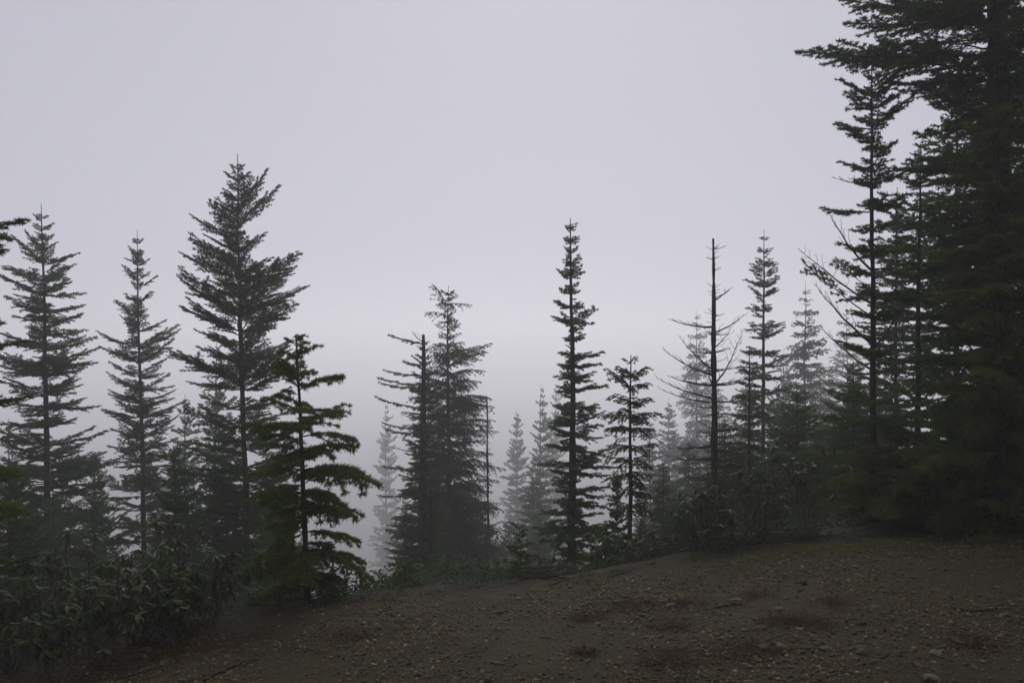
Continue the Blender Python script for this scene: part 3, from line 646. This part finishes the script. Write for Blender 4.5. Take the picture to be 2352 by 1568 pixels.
# litter heaps
G_N = 'heaps of fallen needles on the gravel'
for k, (px, py, w, n) in enumerate([(1445, 1398, .32, 260), (1570, 1388, .26, 240), (1345, 1420, .2, 160), (1730, 1368, .16, 120), (1800, 1428, .26, 300), (1870, 1434, .2, 160), (1545, 1520, .3, 300), (1720, 1502, .32, 320), (1540, 1442, .18, 140), (470, 1490, .5, 420), (1910, 1384, .22, 160), (1340, 1500, .14, 120), (2240, 1480, .25, 180), (430, 1440, .3, 200), (800, 1460, .2, 110)]):
    n = int(n * 1.1); x, y = floor_at(px, py); P_ = np.stack([rng.normal(0, w * .42, n), rng.normal(0, w * .34, n)], 1)
    r2_ = (P_ ** 2).sum(1) / (w * w); zz = height(x + P_[:, 0], y + P_[:, 1]) - H(x, y) + rng.random(n) * .03 * np.exp(-r2_ * 3) + .003
    a = rng.random(n) * 6.283; L_ = rng.uniform(.02, .06, n); e_ = rng.normal(.1, .3, n)
    D_ = np.stack([np.cos(a) * np.cos(e_), np.sin(a) * np.cos(e_), np.sin(np.abs(e_))], 1) * L_[:, None]
    W_ = np.stack([-np.sin(a), np.cos(a), np.zeros(n)], 1) * .0035
    B_ = np.column_stack([P_, zz]); V = np.stack([B_ - W_, B_ + W_, B_ + D_ + W_ * .3, B_ + D_ - W_ * .3 + [0, 0, .002]], 1).reshape(-1, 3)
    o = link('needle_litter', mesh_from('needle_litter', V, np.arange(n * 4).reshape(-1, 4), M['litter']), loc=(x, y, H(x, y)))
    tag(o, 'thin heap of rust-brown fallen needles on the gravel', 'litter', G_N)

# fallen sticks
def stick_pts(L, rg, bend=.1, n=6):
    p = [np.zeros(3)]; a = 0
    for i in range(n): a += rg.gauss(0, bend * 2); p.append(p[-1] + np.array([math.cos(a), math.sin(a), rg.gauss(0, .05)]) * L / n)
    return np.array(p)
def stick(px, py, px2, py2, r, label, forks=0, seed=0, lift=.012):
    rg = random.Random(seed); x, y = floor_at(px, py); x2, y2 = floor_at(px2, py2)
    L = math.hypot(x2 - x, y2 - y); az = math.atan2(y2 - y, x2 - x)
    p = stick_pts(L, rg, .14, 8); c, s_ = math.cos(az), math.sin(az)
    def drop(q_):
        Q = np.stack([q_[:, 0] * c - q_[:, 1] * s_, q_[:, 0] * s_ + q_[:, 1] * c, q_[:, 2]], 1)
        Q[:, 2] = height(x + Q[:, 0], y + Q[:, 1]) - H(x, y) + r * .7 + np.abs(q_[:, 2]) * .6; return Q
    bag = Bag(); bag.add(*tube(drop(p), np.linspace(r, r * .35, len(p)), 6, False))
    for i in range(forks):
        k = rg.randrange(2, len(p) - 1); f_ = stick_pts(L * rg.uniform(.2, .4), rg, .15, 4); t_ = rg.choice([-1, 1]) * rg.uniform(.4, .9)
        f_ = np.stack([f_[:, 0] * math.cos(t_) - f_[:, 1] * math.sin(t_), f_[:, 0] * math.sin(t_) + f_[:, 1] * math.cos(t_), f_[:, 2] + np.linspace(0, .03, 5)], 1) + p[k]
        bag.add(*tube(drop(f_), np.linspace(r * .5, r * .2, 5), 4, False))
    o = link('fallen_stick', bag.mesh('fallen_stick', M['stick'], True), loc=(x, y, H(x, y))); tag(o, label, 'stick')
stick(470, 1566, 590, 1515, .012, 'dark crooked stick thicker than the others, nearest the shaded ground cover', 2, 1)
stick(270, 1560, 400, 1548, .009, 'long thin stick lying at the edge of the ground cover', 1, 2)
stick(2190, 1398, 2300, 1408, .012, 'dark bent stick on the bare gravel below the huge trunk', 1, 3)
stick(1830, 1490, 1925, 1500, .008, 'short dark stick beside a flat pale stone', 0, 4)
stick(1640, 1396, 1700, 1388, .010, 'stub of dark wood against the largest flat pale stone', 0, 5)
stick(810, 1475, 900, 1445, .005, 'thin pale twig on open gravel below the young fir', 1, 6)
stick(1395, 1302, 1470, 1300, .006, 'thin stick at the foot of the small symmetrical fir', 1, 7)
for k in range(22):
    px, py = rnd.uniform(500, 2300), rnd.uniform(1410, 1560); a = rnd.gauss(0, .3); l = rnd.uniform(25, 70)
    n0 = len(col.objects); stick(px, py, px + l, py + l * .4 * a, rnd.uniform(.003, .005), 'small thin twig dropped on the open gravel', 0, 50 + k)
    col.objects[-1]['group'] = 'small twigs on the gravel'

def brush_pile(label, px, py, wpx, hgt, n, seed, d=None, rmax=.009):
    rg = random.Random(seed)
    if d: x, y = (px - 1176) / F * d, d
    else: x, y = floor_at(px, py)
    w = wpx / F * y
    root = link('brush_pile', None, loc=(x, y, H(x, y))); tag(root, label, 'brush pile')
    for i in range(n):
        L = w * rg.uniform(.25, .75); p = stick_pts(L, rg, .12, 5); p[:, 2] += np.linspace(0, rg.uniform(-.2, .5) * hgt, 6)
        az = rg.gauss(0, .8) + rg.choice([0, math.pi]); ox, oy = rg.gauss(0, w * .28), rg.gauss(.05, .2)
        X = p[:, 0] * math.cos(az) - p[:, 1] * math.sin(az) + ox - math.cos(az) * L / 2; Y = p[:, 0] * math.sin(az) + p[:, 1] * math.cos(az) + oy - math.sin(az) * L / 2
        lay = rg.random() ** 1.6 * hgt * math.exp(-(ox / (w * .4)) ** 2)
        Z = height(x + X, y + Y) - H(x, y) + .01 + np.maximum(p[:, 2], 0) + lay
        link('stick', mesh_from('stick', *tube(np.stack([X, Y, Z], 1), np.linspace(rg.uniform(.004, rmax), .002, 6), 4, False), M['stick'], True), root)
brush_pile('heap of dark broken sticks round the tiny sapling', 1235, 1326, 190, .10, 42, 1)
brush_pile('wide tangle of dead boughs below the small symmetrical fir and the snag', 1540, 1265, 270, .30, 62, 2, 8.5, .007)
brush_pile('grey tangle of dead stems under the leggy rhododendrons', 1760, 1235, 260, .24, 45, 3, 8.4, .010)
brush_pile('dark twiggy heap under the low sweeping fir boughs', 2120, 1215, 380, .16, 34, 4, 8.7)

# ------------------------------------------------------------------ low plants
def leaves_stuff(name, pts, hgt, size, m, label, cat, per=1):
    n = len(pts); z = height(pts[:, 0], pts[:, 1]) + rng.random(n) ** 1.2 * hgt
    B_ = np.column_stack([pts, z]); a = rng.random(n) * 6.283; e = rng.normal(.15, .5, n); L_ = size * rng.uniform(.6, 1.3, n)
    D_ = np.stack([np.cos(a) * np.cos(e), np.sin(a) * np.cos(e), np.sin(e)], 1); W_ = np.stack([-np.sin(a), np.cos(a), rng.normal(0, .3, n)], 1)
    V = np.stack([B_, B_ + D_ * (L_ * .55)[:, None] + W_ * (L_ * .28)[:, None], B_ + D_ * L_[:, None], B_ + D_ * (L_ * .55)[:, None] - W_ * (L_ * .28)[:, None]], 1).reshape(-1, 3)
    return tag(link(name, mesh_from(name, V, np.arange(n * 4).reshape(-1, 4), m)), label, cat, kind='stuff')
cand = np.stack([rng.uniform(-7, 3.4, 220000), rng.uniform(3.0, 9.4, 220000)], 1)
t = past(cand[:, 0], cand[:, 1]); wv = .16 * np.sin(5 * cand[:, 0] + 2 * cand[:, 1]) + .1 * np.sin(11 * cand[:, 0])
keep = (t + wv > -.22 + .25 * np.clip(cand[:, 0] + 1.2, 0, 2)) & (t < 1.6) & (rng.random(len(t)) < .5 + .5 * np.sin(3 * cand[:, 0]) * np.sin(4 * cand[:, 1]))
leaves_stuff('ground_cover', cand[keep], .11, .024, M['cover'], 'low mat of small dark glossy leaves along the gravel edge', 'ground cover')
cand = np.stack([rng.uniform(.5, 7, 90000), rng.uniform(6.6, 9.4, 90000)], 1); t = past(cand[:, 0], cand[:, 1])
keep = (np.abs(t + .12 * np.sin(4 * cand[:, 0]) + .22) < .05 + .17 * np.clip((cand[:, 0] - 1.6) / 2, 0, 1)) & (rng.random(len(t)) < .55 + .45 * np.sin(2.3 * cand[:, 0] + 1))
leaves_stuff('moss', cand[keep], .035, .016, M['moss'], 'strip of yellow-green moss where the gravel meets the dark boughs', 'moss')
cand = np.stack([rng.uniform(-9, 9, 60000), rng.uniform(7, 14, 60000)], 1); t = past(cand[:, 0], cand[:, 1])
keep = (t > .3) & (rng.random(len(t)) < .6 + .4 * np.sin(1.9 * cand[:, 0]) * np.sin(2.7 * cand[:, 1]))
leaves_stuff('undergrowth', cand[keep], .22, .06, M['cover'], 'dark low undergrowth on the slope below the clearing', 'undergrowth')

for k, (px, py, n, hh, lb) in enumerate([(165, 1470, 90, .22, 'arching tuft of yellow-green grass beside the low rhododendron'), (235, 1480, 60, .16, 'small tuft of grass at the gravel edge'), (1870, 1228, 50, .12, 'little tuft of grass at the base of the sparse rhododendron'), (40, 1500, 70, .2, 'grass tuft in the shaded ground cover')] + [(px_, py_, 34, .09, 'low ragged grass tuft on the lip of the gravel slope') for px_, py_ in ((620, 1402), (760, 1392), (890, 1376), (1000, 1362), (1090, 1350), (1350, 1322), (1420, 1312), (1500, 1296), (1590, 1282), (1700, 1268), (1790, 1256), (1960, 1240), (2080, 1236), (2200, 1234))]):
    x, y = floor_at(px, py); bag = Bag()
    for i in range(n):
        a = rnd.random() * 6.283; L_ = hh * rnd.uniform(.6, 1.3); o_ = np.array([rnd.gauss(0, .05), rnd.gauss(0, .04), 0]); u = np.linspace(0, 1, 5)
        o_[2] = H(x + o_[0], y + o_[1]) - H(x, y) - .01
        c_ = np.stack([np.cos(a) * L_ * .8 * u ** 1.4, np.sin(a) * L_ * .8 * u ** 1.4, L_ * (u - .55 * u ** 2.2)], 1) + o_
        w_ = np.array([-math.sin(a), math.cos(a), 0]) * .0028; tp_ = (1 - u ** 2)[:, None] + .1
        V = np.empty((10, 3)); V[0::2] = c_ - w_ * tp_; V[1::2] = c_ + w_ * tp_
        bag.add(V, np.array([[2 * q_, 2 * q_ + 1, 2 * q_ + 3, 2 * q_ + 2] for q_ in range(4)]))
    tag(link('grass_tuft', bag.mesh('grass_tuft', M['grass']), loc=(x, y, H(x, y))), lb, 'grass', 'ragged grass tufts along the lip of the slope' if 'lip' in lb else None)
